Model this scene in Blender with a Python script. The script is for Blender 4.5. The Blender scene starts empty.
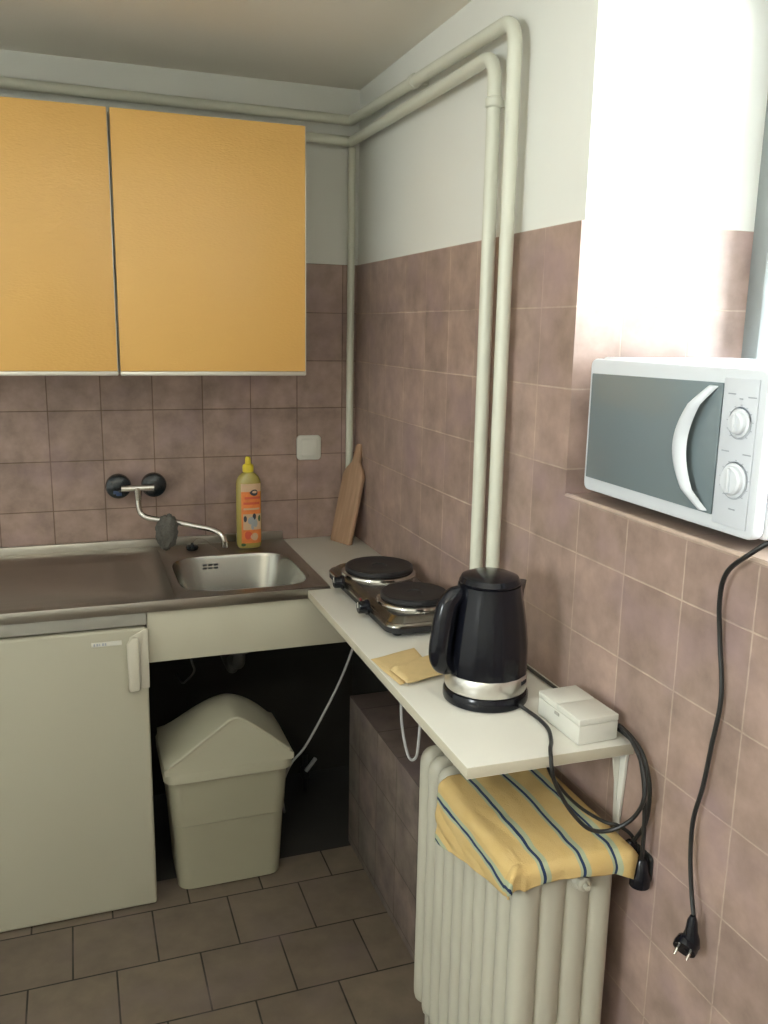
import bpy, bmesh, math, random
from mathutils import Vector, Matrix, noise
random.seed(4)
PI = math.pi
C = bpy.context.scene.collection

# ------------------------------------------------------------------ materials
def mat(name, col, rough=.5, metal=0., spec=.5, noise_amt=0., noise_scale=20., bump=0., bump_scale=80., coat=0.):
    m = bpy.data.materials.new(name); m.use_nodes = True
    nt = m.node_tree; b = nt.nodes['Principled BSDF']
    b.inputs['Base Color'].default_value = (*col, 1)
    b.inputs['Roughness'].default_value = rough
    b.inputs['Metallic'].default_value = metal
    b.inputs['Specular IOR Level'].default_value = spec
    b.inputs['Coat Weight'].default_value = coat
    tc = nt.nodes.new('ShaderNodeTexCoord')
    n = nt.nodes.new('ShaderNodeTexNoise'); n.inputs['Scale'].default_value = noise_scale
    n.inputs['Detail'].default_value = 4
    nt.links.new(tc.outputs['Object'], n.inputs['Vector'])
    r = nt.nodes.new('ShaderNodeMix'); r.data_type = 'RGBA'
    k = noise_amt
    r.inputs[6].default_value = (*[c*(1-k) for c in col], 1)
    r.inputs[7].default_value = (*[min(1, c*(1+k)) for c in col], 1)
    nt.links.new(n.outputs['Fac'], r.inputs[0]); nt.links.new(r.outputs[2], b.inputs['Base Color'])
    if bump:
        n2 = nt.nodes.new('ShaderNodeTexNoise'); n2.inputs['Scale'].default_value = bump_scale
        nt.links.new(tc.outputs['Object'], n2.inputs['Vector'])
        bp = nt.nodes.new('ShaderNodeBump'); bp.inputs['Strength'].default_value = bump
        bp.inputs['Distance'].default_value = .002
        nt.links.new(n2.outputs['Fac'], bp.inputs['Height']); nt.links.new(bp.outputs['Normal'], b.inputs['Normal'])
    return m

def tile_mat(name, axes, off, size, c1, c2, mortar, msize=.0018, rough=.35, offset=0., mottled=.35, swap=None, bumpk=.5):
    """ceramic tiles in world metres; axes = which two coordinates run across and up"""
    m = bpy.data.materials.new(name); m.use_nodes = True
    nt = m.node_tree; N = nt.nodes; L = nt.links; b = N['Principled BSDF']
    tc = N.new('ShaderNodeTexCoord'); sx = N.new('ShaderNodeSeparateXYZ'); cx = N.new('ShaderNodeCombineXYZ')
    L.new(tc.outputs['Object'], sx.inputs[0])
    for i, a in enumerate(axes):
        ad = N.new('ShaderNodeMath'); ad.operation = 'ADD'; ad.inputs[1].default_value = off[i] + 30*size[i]
        L.new(sx.outputs[a], ad.inputs[0]); L.new(ad.outputs[0], cx.inputs[i])
    bt = N.new('ShaderNodeTexBrick'); bt.offset = offset; bt.offset_frequency = 2; bt.squash = 1
    bt.inputs['Scale'].default_value = 1; bt.inputs['Brick Width'].default_value = size[0]
    bt.inputs['Row Height'].default_value = size[1]; bt.inputs['Mortar Size'].default_value = msize
    bt.inputs['Mortar Smooth'].default_value = .35; bt.inputs['Bias'].default_value = 0
    bt.inputs['Color1'].default_value = (*c1, 1); bt.inputs['Color2'].default_value = (*c2, 1)
    bt.inputs['Mortar'].default_value = (*mortar, 1)
    L.new(cx.outputs[0], bt.inputs['Vector'])
    # cloudy glaze
    ns = N.new('ShaderNodeTexNoise'); ns.inputs['Scale'].default_value = 13; ns.inputs['Detail'].default_value = 5
    ns.inputs['Roughness'].default_value = .6
    L.new(tc.outputs['Object'], ns.inputs['Vector'])
    mr = N.new('ShaderNodeMapRange'); mr.inputs[1].default_value = .3; mr.inputs[2].default_value = .7
    mr.inputs[3].default_value = 1-mottled*.5; mr.inputs[4].default_value = 1+mottled*.5
    L.new(ns.outputs['Fac'], mr.inputs[0])
    mx = N.new('ShaderNodeMix'); mx.data_type = 'RGBA'; mx.blend_type = 'MULTIPLY'; mx.inputs[0].default_value = 1
    L.new(bt.outputs['Color'], mx.inputs[6]); L.new(mr.outputs[0], mx.inputs[7])
    # faint lilac clouds
    n3 = N.new('ShaderNodeTexNoise'); n3.inputs['Scale'].default_value = 7; L.new(tc.outputs['Object'], n3.inputs['Vector'])
    m3 = N.new('ShaderNodeMapRange'); m3.inputs[1].default_value = .5; m3.inputs[2].default_value = .75; m3.inputs[4].default_value = .5
    L.new(n3.outputs['Fac'], m3.inputs[0])
    mx2 = N.new('ShaderNodeMix'); mx2.data_type = 'RGBA'; mx2.inputs[7].default_value = (c1[0]*.92, c1[1]*.9, c1[2]*1.16, 1)
    L.new(m3.outputs[0], mx2.inputs[0]); L.new(mx.outputs[2], mx2.inputs[6])
    L.new(mx2.outputs[2], b.inputs['Base Color'])
    rr = N.new('ShaderNodeMapRange'); rr.inputs[3].default_value = rough; rr.inputs[4].default_value = .85
    L.new(bt.outputs['Fac'], rr.inputs[0]); L.new(rr.outputs[0], b.inputs['Roughness'])
    inv = N.new('ShaderNodeMath'); inv.operation = 'SUBTRACT'; inv.inputs[0].default_value = 1; L.new(bt.outputs['Fac'], inv.inputs[1])
    bp = N.new('ShaderNodeBump'); bp.inputs['Strength'].default_value = bumpk; bp.inputs['Distance'].default_value = .0015
    L.new(inv.outputs[0], bp.inputs['Height']); L.new(bp.outputs['Normal'], b.inputs['Normal'])
    return m

T1, T2 = (.355, .250, .210), (.295, .208, .174)
GR_D = (.17, .115, .085); GR_L = (.44, .335, .27)
M = {}
M['tile_back'] = tile_mat('tile back', (0, 2), (.1955, -1.73), (.15, .15), T1, T2, GR_D, rough=.42, mottled=.6)
M['tile_right'] = tile_mat('tile right', (1, 2), (.292, -1.73), (.15, .15), T1, T2, GR_L, rough=.4, mottled=.5)
M['tile_right_low'] = tile_mat('tile right low', (1, 2), (1.371, -1.73), (.1525, .15), T1, T2, GR_L, rough=.4, mottled=.5)
M['tile_jamb'] = tile_mat('tile jamb', (0, 2), (.05, -1.73), (.15, .15), T1, T2, GR_L, rough=.4, mottled=.5)
M['tile_sill'] = tile_mat('tile sill', (1, 0), (1.371, .0), (.1525, .15), (.36, .27, .22), (.36, .27, .22), GR_L, rough=.3)
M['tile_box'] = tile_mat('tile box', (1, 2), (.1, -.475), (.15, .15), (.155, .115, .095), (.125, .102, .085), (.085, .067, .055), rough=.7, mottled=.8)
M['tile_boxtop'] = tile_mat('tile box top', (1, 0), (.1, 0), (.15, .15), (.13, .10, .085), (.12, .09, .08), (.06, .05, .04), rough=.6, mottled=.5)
M['floor'] = tile_mat('floor tiles', (0, 1), (.045, .0), (.20, .20), (.165, .130, .095), (.135, .105, .080), (.022, .02, .016), msize=.0026, rough=.5, offset=.5, mottled=.35)
M['paint'] = mat('wall paint', (.74, .735, .68), .85, noise_amt=.03, noise_scale=3, bump=.15, bump_scale=60)
M['ceil'] = mat('ceiling paint', (.80, .755, .67), .9, noise_amt=.06, noise_scale=1.6)
M['undershade'] = mat('under-counter shade colour', (.03, .028, .025), .9, noise_amt=.3, noise_scale=8)  # near-black colour standing in for the deep shade under the counter
M['pipe'] = mat('cream pipe enamel', (.62, .62, .52), .4, noise_amt=.04, noise_scale=12)
M['rad'] = mat('radiator enamel', (.46, .44, .36), .42, noise_amt=.05, noise_scale=14)
M['yellow'] = None
M['alu'] = mat('aluminium trim', (.70, .68, .62), .35, .6)
M['white_lam'] = mat('white laminate', (.68, .665, .60), .38, noise_amt=.03, noise_scale=5)
M['lam_edge'] = mat('cream edge band', (.50, .46, .36), .5, noise_amt=.08)
M['panel'] = mat('cream panel', (.50, .475, .375), .5, noise_amt=.03, noise_scale=4)
M['fridge'] = mat('fridge enamel', (.45, .43, .34), .38, noise_amt=.03, noise_scale=3)
M['fridge_handle'] = mat('fridge handle plastic', (.58, .55, .46), .35)
M['greyrail'] = mat('grey rail', (.33, .32, .28), .5)
M['steel'] = None
M['chrome'] = mat('chrome', (.62, .60, .56), .16, 1.)
M['chrome_dull'] = mat('worn chrome', (.26, .25, .22), .24, 1., noise_amt=.3, noise_scale=25)
M['black'] = mat('black plastic', (.005, .0055, .009), .17, spec=.35, noise_amt=.1)
M['black_matt'] = mat('black matt', (.018, .018, .018), .6, noise_amt=.2, noise_scale=40)
M['cable'] = mat('black cable rubber', (.013, .013, .013), .4)
M['cable_w'] = mat('white cable', (.42, .42, .42), .5)
M['blackblue'] = mat('dark blue tap knob', (.006, .011, .016), .2, spec=.6)
M['blue'] = mat('blue tap mark', (.03, .06, .14), .4)
M['castiron'] = mat('cast iron plate', (.014, .014, .016), .5, noise_amt=.3, noise_scale=60)
M['mw'] = mat('microwave white', (.63, .66, .70), .35)
M['mw_grey'] = mat('microwave control panel', (.60, .63, .68), .35)
M['mw_dark'] = mat('microwave print', (.34, .37, .42), .5)
M['mw_glass'] = mat('microwave door glass', (.16, .20, .215), .18, spec=.6, coat=.3)
M['plasticw'] = mat('white plastic', (.62, .61, .55), .4)
M['bin'] = mat('beige bin plastic', (.33, .31, .23), .45, noise_amt=.05, noise_scale=9)
M['binlid'] = mat('cream bin lid', (.42, .40, .305), .4, noise_amt=.04, noise_scale=9)
M['wood'] = None
M['cloth'] = None
M['yellowcloth'] = mat('folded beige cloth', (.60, .45, .22), .9, noise_amt=.08, noise_scale=60, bump=.5, bump_scale=400)
M['liquid'] = mat('yellow detergent', (.40, .33, .09), .15, spec=.5, coat=.4)
M['cap'] = mat('yellow cap', (.75, .60, .04), .4)
M['orange'] = mat('orange label', (.72, .21, .05), .45, noise_amt=.3, noise_scale=50)
M['lab_pale'] = mat('pale label', (.62, .42, .26), .45)
M['lab_red'] = mat('red label band', (.62, .10, .05), .45)
M['lab_dark'] = mat('dark label mark', (.03, .035, .05), .5)
M['lab_grey'] = mat('grey label mark', (.34, .36, .38), .5)
M['lab_green'] = mat('green label mark', (.04, .10, .03), .5)
M['wool'] = mat('grey scouring wool', (.11, .105, .095), .6, .3, noise_amt=.4, noise_scale=200)
M['frame'] = mat('grey window frame', (.20, .215, .21), .5)
M['dim'] = mat('dull grey plastic', (.07, .07, .065), .6)
M['red'] = mat('red indicator', (.16, .01, .01), .3)
M['lampw'] = mat('fill lamp housing', (.7, .7, .66), .5)

def yellow():
    m = mat('yellow cabinet laminate', (.80, .475, .145), .30, noise_amt=.03, noise_scale=2)
    nt = m.node_tree; N = nt.nodes; L = nt.links; b = N['Principled BSDF']
    tc = N.new('ShaderNodeTexCoord'); mp = N.new('ShaderNodeMapping'); mp.inputs['Scale'].default_value = (60, 60, 190)
    v = N.new('ShaderNodeTexVoronoi'); v.inputs['Scale'].default_value = 1.6
    L.new(tc.outputs['Object'], mp.inputs[0]); L.new(mp.outputs[0], v.inputs['Vector'])
    bp = N.new('ShaderNodeBump'); bp.inputs['Strength'].default_value = .32; bp.inputs['Distance'].default_value = .0015
    L.new(v.outputs['Distance'], bp.inputs['Height']); L.new(bp.outputs['Normal'], b.inputs['Normal'])
    return m
M['yellow'] = yellow()

def steel(name='brushed steel', col=(.40, .38, .34), rough=.3):
    m = mat(name, col, rough, 1., noise_amt=.12, noise_scale=6)
    nt = m.node_tree; N = nt.nodes; L = nt.links; b = N['Principled BSDF']
    tc = N.new('ShaderNodeTexCoord'); mp = N.new('ShaderNodeMapping'); mp.inputs['Scale'].default_value = (3, 220, 60)
    n = N.new('ShaderNodeTexNoise'); n.inputs['Scale'].default_value = 2
    L.new(tc.outputs['Object'], mp.inputs[0]); L.new(mp.outputs[0], n.inputs['Vector'])
    mr = N.new('ShaderNodeMapRange'); mr.inputs[3].default_value = rough*.8; mr.inputs[4].default_value = rough*1.3
    L.new(n.outputs['Fac'], mr.inputs[0]); L.new(mr.outputs[0], b.inputs['Roughness'])
    return m
M['steel'] = steel()
M['bowl'] = mat('bowl steel', (.36, .35, .315), .26, 1., noise_amt=.06, noise_scale=5)
M['band'] = steel('kettle band steel', (.72, .70, .66), .3)

def wood():
    m = mat('beech board', (.42, .235, .12), .55)
    nt = m.node_tree; N = nt.nodes; L = nt.links; b = N['Principled BSDF']
    tc = N.new('ShaderNodeTexCoord'); mp = N.new('ShaderNodeMapping'); mp.inputs['Scale'].default_value = (60, 60, 5)
    n = N.new('ShaderNodeTexNoise'); n.inputs['Scale'].default_value = 1.5; n.inputs['Detail'].default_value = 4
    L.new(tc.outputs['Object'], mp.inputs[0]); L.new(mp.outputs[0], n.inputs['Vector'])
    cr = N.new('ShaderNodeValToRGB'); cr.color_ramp.elements[0].color = (.33, .20, .12, 1); cr.color_ramp.elements[1].color = (.44, .28, .18, 1)
    cr.color_ramp.elements[0].position = .3; cr.color_ramp.elements[1].position = .7
    L.new(n.outputs['Fac'], cr.inputs[0]); L.new(cr.outputs[0], b.inputs['Base Color'])
    return m
M['wood'] = wood()

def striped_cloth():
    """yellow terry cloth: woven stripes placed by the UV map (u = metres across)"""
    m = mat('striped yellow cloth', (.62, .42, .15), .95)
    nt = m.node_tree; N = nt.nodes; L = nt.links; b = N['Principled BSDF']
    uv = N.new('ShaderNodeUVMap'); sx = N.new('ShaderNodeSeparateXYZ'); L.new(uv.outputs[0], sx.inputs[0])
    def band(centre, half):
        s = N.new('ShaderNodeMath'); s.operation = 'SUBTRACT'; s.inputs[1].default_value = centre; L.new(sx.outputs[0], s.inputs[0])
        a = N.new('ShaderNodeMath'); a.operation = 'ABSOLUTE'; L.new(s.outputs[0], a.inputs[0])
        c = N.new('ShaderNodeMath'); c.operation = 'LESS_THAN'; c.inputs[1].default_value = half; L.new(a.outputs[0], c.inputs[0])
        return c.outputs[0]
    def union(lst):
        o = lst[0]
        for q in lst[1:]:
            mm = N.new('ShaderNodeMath'); mm.operation = 'MAXIMUM'; L.new(o, mm.inputs[0]); L.new(q, mm.inputs[1]); o = mm.outputs[0]
        return o
    cs = [-.368, -.281, -.205, -.133, -.072]
    pale = union([band(c + .002, .0095) for c in cs]); dark = union([band(c, .0027) for c in cs])
    n = N.new('ShaderNodeTexNoise'); n.inputs['Scale'].default_value = 30; tc = N.new('ShaderNodeTexCoord'); L.new(tc.outputs['Object'], n.inputs['Vector'])
    base = N.new('ShaderNodeMix'); base.data_type = 'RGBA'; base.inputs[6].default_value = (.56, .385, .14, 1); base.inputs[7].default_value = (.60, .44, .20, 1)
    L.new(n.outputs['Fac'], base.inputs[0])
    a = N.new('ShaderNodeMix'); a.data_type = 'RGBA'; a.inputs[7].default_value = (.36, .40, .27, 1)
    L.new(pale, a.inputs[0]); L.new(base.outputs[2], a.inputs[6])
    c = N.new('ShaderNodeMix'); c.data_type = 'RGBA'; c.inputs[7].default_value = (.012, .030, .085, 1)
    L.new(dark, c.inputs[0]); L.new(a.outputs[2], c.inputs[6]); L.new(c.outputs[2], b.inputs['Base Color'])
    n2 = N.new('ShaderNodeTexNoise'); n2.inputs['Scale'].default_value = 500; L.new(tc.outputs['Object'], n2.inputs['Vector'])
    bp = N.new('ShaderNodeBump'); bp.inputs['Strength'].default_value = .5; bp.inputs['Distance'].default_value = .002
    L.new(n2.outputs['Fac'], bp.inputs['Height']); L.new(bp.outputs['Normal'], b.inputs['Normal'])
    return m
M['cloth'] = striped_cloth()

def glass_mat():
    m = bpy.data.materials.new('window glass'); m.use_nodes = True
    nt = m.node_tree; N = nt.nodes; L = nt.links
    for n in list(N): N.remove(n)
    o = N.new('ShaderNodeOutputMaterial'); t = N.new('ShaderNodeBsdfTransparent'); g = N.new('ShaderNodeBsdfGlossy')
    t.inputs[0].default_value = (.96, .98, .97, 1); g.inputs['Roughness'].default_value = .02
    f = N.new('ShaderNodeFresnel'); f.inputs[0].default_value = 1.45; mx = N.new('ShaderNodeMixShader')
    L.new(f.outputs[0], mx.inputs[0]); L.new(t.outputs[0], mx.inputs[1]); L.new(g.outputs[0], mx.inputs[2]); L.new(mx.outputs[0], o.inputs[0])
    return m
M['glass'] = glass_mat()
def emis(name, col, s):
    m = bpy.data.materials.new(name); m.use_nodes = True
    b = m.node_tree.nodes['Principled BSDF']; b.inputs['Base Color'].default_value = (*col, 1)
    b.inputs['Emission Color'].default_value = (*col, 1); b.inputs['Emission Strength'].default_value = s
    return m

# ------------------------------------------------------------------ mesh helpers
def NB(): return bmesh.new()
def merge(bm, tmp, mi=0, mtx=None):
    if mtx is not None: bmesh.ops.transform(tmp, matrix=mtx, verts=tmp.verts)
    vm = {v: bm.verts.new(v.co) for v in tmp.verts}
    for f in tmp.faces:
        try:
            nf = bm.faces.new([vm[v] for v in f.verts]); nf.material_index = mi if mi >= 0 else f.material_index
        except ValueError: pass
    tmp.free(); return bm
def box(bm, lo, hi, bev=0., mi=0, seg=2, mtx=None):
    t = NB(); r = bmesh.ops.create_cube(t, size=1)
    c = [(lo[i]+hi[i])/2 for i in range(3)]; s = [abs(hi[i]-lo[i]) for i in range(3)]
    for v in t.verts: v.co = Vector([c[i]+v.co[i]*s[i] for i in range(3)])
    if bev: bmesh.ops.bevel(t, geom=list(t.edges), offset=bev, segments=seg, profile=.5, affect='EDGES')
    return merge(bm, t, mi, mtx)
def lathe(bm, prof, centre=(0, 0, 0), n=40, mi=0, mtx=None, sx=1, sy=1):
    """prof: list of (r, z)"""
    t = NB(); rings = []
    for r, z in prof:
        if r < 1e-6: rings.append([t.verts.new((0, 0, z))])
        else: rings.append([t.verts.new((r*math.cos(2*PI*i/n)*sx, r*math.sin(2*PI*i/n)*sy, z)) for i in range(n)])
    for a, b in zip(rings, rings[1:]):
        for i in range(n):
            j = (i+1) % n
            q = [a[i % len(a)], a[j % len(a)], b[j % len(b)], b[i % len(b)]]
            u = []
            for v in q:
                if v not in u: u.append(v)
            if len(u) > 2:
                try: t.faces.new(u)
                except ValueError: pass
    for ring in (rings[0], rings[-1]):
        if len(ring) > 2:
            try: t.faces.new(ring)
            except ValueError: pass
    m = Matrix.Translation(centre)
    if mtx is not None: m = m @ mtx
    return merge(bm, t, mi, m)
def spline(pts, k=10):
    P = [Vector(p) for p in pts]; out = []
    for i in range(len(P)-1):
        p0 = P[max(i-1, 0)]; p1 = P[i]; p2 = P[i+1]; p3 = P[min(i+2, len(P)-1)]
        for s in range(k):
            t = s/k
            out.append(.5*((2*p1)+(-p0+p2)*t+(2*p0-5*p1+4*p2-p3)*t*t+(-p0+3*p1-3*p2+p3)*t**3))
    out.append(P[-1]); return out
def rounded(pts, rad, k=6):
    P = [Vector(p) for p in pts]; out = [P[0]]
    for i in range(1, len(P)-1):
        a = (P[i-1]-P[i]); b = (P[i+1]-P[i]); r = min(rad, a.length*.45, b.length*.45)
        A = P[i]+a.normalized()*r; B = P[i]+b.normalized()*r
        for s in range(k+1):
            t = s/k; out.append(A*(1-t)**2+P[i]*2*t*(1-t)+B*t*t)
    out.append(P[-1]); return out
def tube(bm, path, r, n=12, mi=0, sq=1.):
    path = [Vector(p) for p in path]; t = NB(); rings = []
    tan = (path[1]-path[0]).normalized(); up = Vector((0, 0, 1)) if abs(tan.z) < .9 else Vector((1, 0, 0))
    nrm = tan.cross(up).normalized()
    for i, p in enumerate(path):
        a = path[max(i-1, 0)]; b = path[min(i+1, len(path)-1)]; tn = (b-a).normalized()
        nrm = (nrm - tn*nrm.dot(tn)).normalized(); bn = tn.cross(nrm)
        rr = r(i/(len(path)-1)) if callable(r) else r
        rings.append([t.verts.new(p+rr*(math.cos(2*PI*k/n)*nrm+math.sin(2*PI*k/n)*sq*bn)) for k in range(n)])
    for a, b in zip(rings, rings[1:]):
        for k in range(n): t.faces.new([a[k], a[(k+1) % n], b[(k+1) % n], b[k]])
    t.faces.new(rings[0]); t.faces.new(rings[-1])
    return merge(bm, t, mi)
def prism(bm, poly, d0, d1, plane='xz', bev=0., mi=0):
    """polygon in a plane, extruded along the third axis from d0 to d1"""
    def mk(u, v, d): return {'xz': (u, d, v), 'yz': (d, u, v), 'xy': (u, v, d)}[plane]
    t = NB(); a = [t.verts.new(mk(u, v, d0)) for u, v in poly]; b = [t.verts.new(mk(u, v, d1)) for u, v in poly]
    n = len(poly); t.faces.new(a); t.faces.new(b[::-1])
    for i in range(n): t.faces.new([a[i], b[i], b[(i+1) % n], a[(i+1) % n]])
    bmesh.ops.recalc_face_normals(t, faces=t.faces)
    if bev:
        es = [e for e in t.edges if e.calc_face_angle(0) > .6]
        bmesh.ops.bevel(t, geom=es, offset=bev, segments=2, profile=.5, affect='EDGES')
    return merge(bm, t, mi)
def rrect(cx, cy, w, h, r, n=6):
    out = []
    for (sx, sy, a0) in ((1, 1, 0), (-1, 1, PI/2), (-1, -1, PI), (1, -1, 3*PI/2)):
        for i in range(n+1):
            a = a0+PI/2*i/n; out.append((cx+sx*(w/2-r)+r*math.cos(a), cy+sy*(h/2-r)+r*math.sin(a)))
    return out
def obj(name, bm, mats, parent=None, origin=None, label=None, ang=32, recalc=True):
    if recalc: bmesh.ops.recalc_face_normals(bm, faces=bm.faces)
    for f in bm.faces: f.smooth = True
    for e in bm.edges:
        if len(e.link_faces) == 2: e.smooth = e.calc_face_angle(0) < math.radians(ang)
    me = bpy.data.meshes.new(name); bm.to_mesh(me); bm.free()
    if not isinstance(mats, (list, tuple)): mats = [mats]
    for m in mats: me.materials.append(m)
    o = bpy.data.objects.new(name, me); C.objects.link(o)
    if parent is not None:
        o.parent = parent
        if parent.type == 'EMPTY': o.matrix_parent_inverse = Matrix.Translation(parent.location).inverted()
        elif parent.parent is not None: o.matrix_parent_inverse = Matrix.Translation((0, 0, 0))
    if label: o['label'] = label
    return o
def thing(name, label, cat, loc, group=None):
    o = bpy.data.objects.new(name, None); o.empty_display_size = .05; C.objects.link(o); o.location = loc
    o['label'] = label; o['category'] = cat
    if group: o['group'] = group
    return o
def tag(o, label, cat, group=None):
    o['label'] = label; o['category'] = cat
    if group: o['group'] = group
    return o
def struct(name, bm, mats, parent=None, ang=32):
    o = obj(name, bm, mats, parent, ang=ang)
    if parent is None: o['kind'] = 'structure'
    return o

# ------------------------------------------------------------------ room shell
CH = 2.250; XL = -2.7; YB = -4.0; TZ = 1.73; SILL = 1.232; WY0, WY1 = -3.2, -1.32; WTOP = 2.16; WD = .41
TT = .007   # the tile layer stands this far in front of the paint
bm = NB(); box(bm, (XL-.1, YB-.1, -.1), (WD+.1, -.475, 0)); box(bm, (XL-.1, -.475, -.1), (WD+.1, .12, -.003), mi=1); struct('floor', bm, [M['floor'], M['undershade']])  # rear floor strip gets the painted shade colour
bm = NB(); box(bm, (XL-.1, YB-.1, CH), (WD+.1, .12, CH+.1)); struct('ceiling', bm, M['ceil'])
bm = NB()
box(bm, (XL-.1, TT, TZ), (.12, .12, CH), mi=0)
box(bm, (XL-.1, 0, .80), (0, .12, TZ), mi=1)
box(bm, (XL-.1, 0, 0), (0, .12, .80), mi=2)  # wall below the counter, its shade put into the colour
struct('wall_back', bm, [M['paint'], M['tile_back'], M['undershade']])
# right wall: solid, thick, with the window recess cut out
bm = NB()
box(bm, (TT, WY1, TZ), (WD, 0.12, CH), mi=0)                 # painted, back part
box(bm, (0, WY1, 0), (WD, -.45, TZ), mi=1); box(bm, (0, -.45, .80), (WD, .12, TZ), mi=1); box(bm, (0, -.45, 0), (WD, .12, .80), mi=5)                     # tiled, back part; low rear block is coloured as under-counter shade
box(bm, (0, WY0, 0), (WD, WY1, SILL), mi=2)                   # under the window
box(bm, (TT, WY0, WTOP), (WD, WY1, CH), mi=0)                 # lintel
box(bm, (TT, YB-.1, TZ), (WD, WY0, CH), mi=0)
box(bm, (0, YB-.1, 0), (WD, WY0, TZ), mi=2)
for f in bm.faces:
    f.normal_update()
    if f.material_index in (1, 2):
        if abs(f.normal.y) > .5: f.material_index = 3
        if abs(f.normal.z) > .5 and abs(f.calc_center_median().z-SILL) < .01: f.material_index = 4
struct('wall_right', bm, [M['paint'], M['tile_right'], M['tile_right_low'], M['tile_jamb'], M['tile_sill'], M['undershade']])
FILLWIN = (-3.15, -2.45, 1.35, 2.05)  # extra opening behind the viewer, added to brighten the room
bm = NB(); box(bm, (XL-.1, YB-.1, 0), (XL, FILLWIN[0], CH)); box(bm, (XL-.1, FILLWIN[1], 0), (XL, .0, CH)); box(bm, (XL-.1, FILLWIN[0], 0), (XL, FILLWIN[1], FILLWIN[2])); box(bm, (XL-.1, FILLWIN[0], FILLWIN[3]), (XL, FILLWIN[1], CH))
struct('wall_left', bm, M['paint'])
bm = NB(); box(bm, (XL, YB-.1, 0), (.0, YB, CH)); struct('wall_front', bm, M['paint'])
# bullnose along sill and thin pale plaster edge over the tiles
bm = NB(); tube(bm, [(.004, WY0, SILL-.003), (.004, WY1-.001, SILL-.003)], .0055, 10); struct('trim_1', bm, M['tile_sill'])
# tiled ledge box under the worktop
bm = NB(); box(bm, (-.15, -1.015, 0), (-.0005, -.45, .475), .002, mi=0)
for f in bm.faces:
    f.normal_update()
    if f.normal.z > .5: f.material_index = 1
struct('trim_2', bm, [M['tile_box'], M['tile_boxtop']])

# window
bm = NB()
fx0, fx1 = .382, .44
box(bm, (fx0, WY1-.042, SILL+.001), (fx1, WY1+.002, WTOP), .004)
box(bm, (fx0, WY0-.002, SILL+.001), (fx1, WY0+.055, WTOP), .004)
box(bm, (fx0, WY0+.055, SILL+.001), (fx1, WY1-.055, SILL+.06), .004)
box(bm, (fx0, WY0+.055, WTOP-.055), (fx1, WY1-.055, WTOP-.001), .004)
box(bm, (fx0+.008, -2.29, SILL+.06), (fx1-.008, -2.23, WTOP-.055), .004)
win = struct('window_1', bm, M['frame'])
bm = NB(); box(bm, (.412, WY0+.05, SILL+.055), (.416, WY1-.05, WTOP-.05)); obj('pane', bm, M['glass'], win)

bm = NB(); wx0, wx1 = XL-.08, XL-.03  # frame of the added, unseen fill window
box(bm, (wx0, FILLWIN[0], FILLWIN[2]), (wx1, FILLWIN[0]+.05, FILLWIN[3]), .004); box(bm, (wx0, FILLWIN[1]-.05, FILLWIN[2]), (wx1, FILLWIN[1], FILLWIN[3]), .004)
box(bm, (wx0, FILLWIN[0]+.05, FILLWIN[2]), (wx1, FILLWIN[1]-.05, FILLWIN[2]+.05), .004); box(bm, (wx0, FILLWIN[0]+.05, FILLWIN[3]-.05), (wx1, FILLWIN[1]-.05, FILLWIN[3]), .004)
fill_win = struct('fill_window', bm, M['frame'])
bm = NB(); box(bm, (XL-.057, FILLWIN[0]+.045, FILLWIN[2]+.045), (XL-.053, FILLWIN[1]-.045, FILLWIN[3]-.045)); obj('pane', bm, M['glass'], fill_win)
# ------------------------------------------------------------------ heating pipes
def pipe(path, r, label, group, clamps=(), rad=.05):
    bm = NB(); tube(bm, rounded(path, rad, 8), r, 18)
    o = obj('heating_pipe', bm, M['pipe'], ang=60); tag(o, label, 'pipe', group)
    for (p, ax) in clamps:
        b2 = NB()
        m = Matrix.Translation(p) @ ({'z': Matrix.Identity(4), 'y': Matrix.Rotation(PI/2, 4, 'X'), 'x': Matrix.Rotation(PI/2, 4, 'Y')}[ax])
        lathe(b2, [(r+.0002, -.011), (r+.003, -.008), (r+.003, .008), (r+.0002, .011)], n=18, mtx=m)
        if ax == 'z': box(b2, (p[0]+r-.002, p[1]-.006, p[2]-.006), (TT, p[1]+.006, p[2]+.006))
        if ax == 'y': box(b2, (p[0]+r-.002, p[1]-.006, p[2]-.006), (TT, p[1]+.006, p[2]+.006))
        obj('pipe_clamp', b2, M['pipe'], o)
    return o
zu, zl = 2.14, 2.088
pipe([(-2.69, -.03, 2.17), (-.032, -.03, zu+.012), (-.03, -.032, zu+.012), (-.03, -1.088, 2.125), (-.03, -1.092, .872)], .0148,
     'upper cream heating pipe running under the ceiling, turning down nearest the window', 'heating pipes', [((-.03, -.55, 2.139), 'y')], .055)
pipe([(-2.69, -.03, 2.105), (-.032, -.03, zl+.004), (-.03, -.032, zl+.004), (-.03, -1.005, 2.082), (-.03, -1.012, .872)], .0148,
     'lower cream heating pipe whose vertical run is farther from the window', 'heating pipes', [((-.03, -1.006, 1.99), 'z')], .055)
bm = NB(); tube(bm, [(-.026, -.024, zl-.012), (-.026, -.024, .872)], .0115, 16)
tag(obj('heating_pipe', bm, M['pipe'], ang=60), 'thin straight cream pipe down the room corner behind the wooden board', 'pipe', 'heating pipes')

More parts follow.
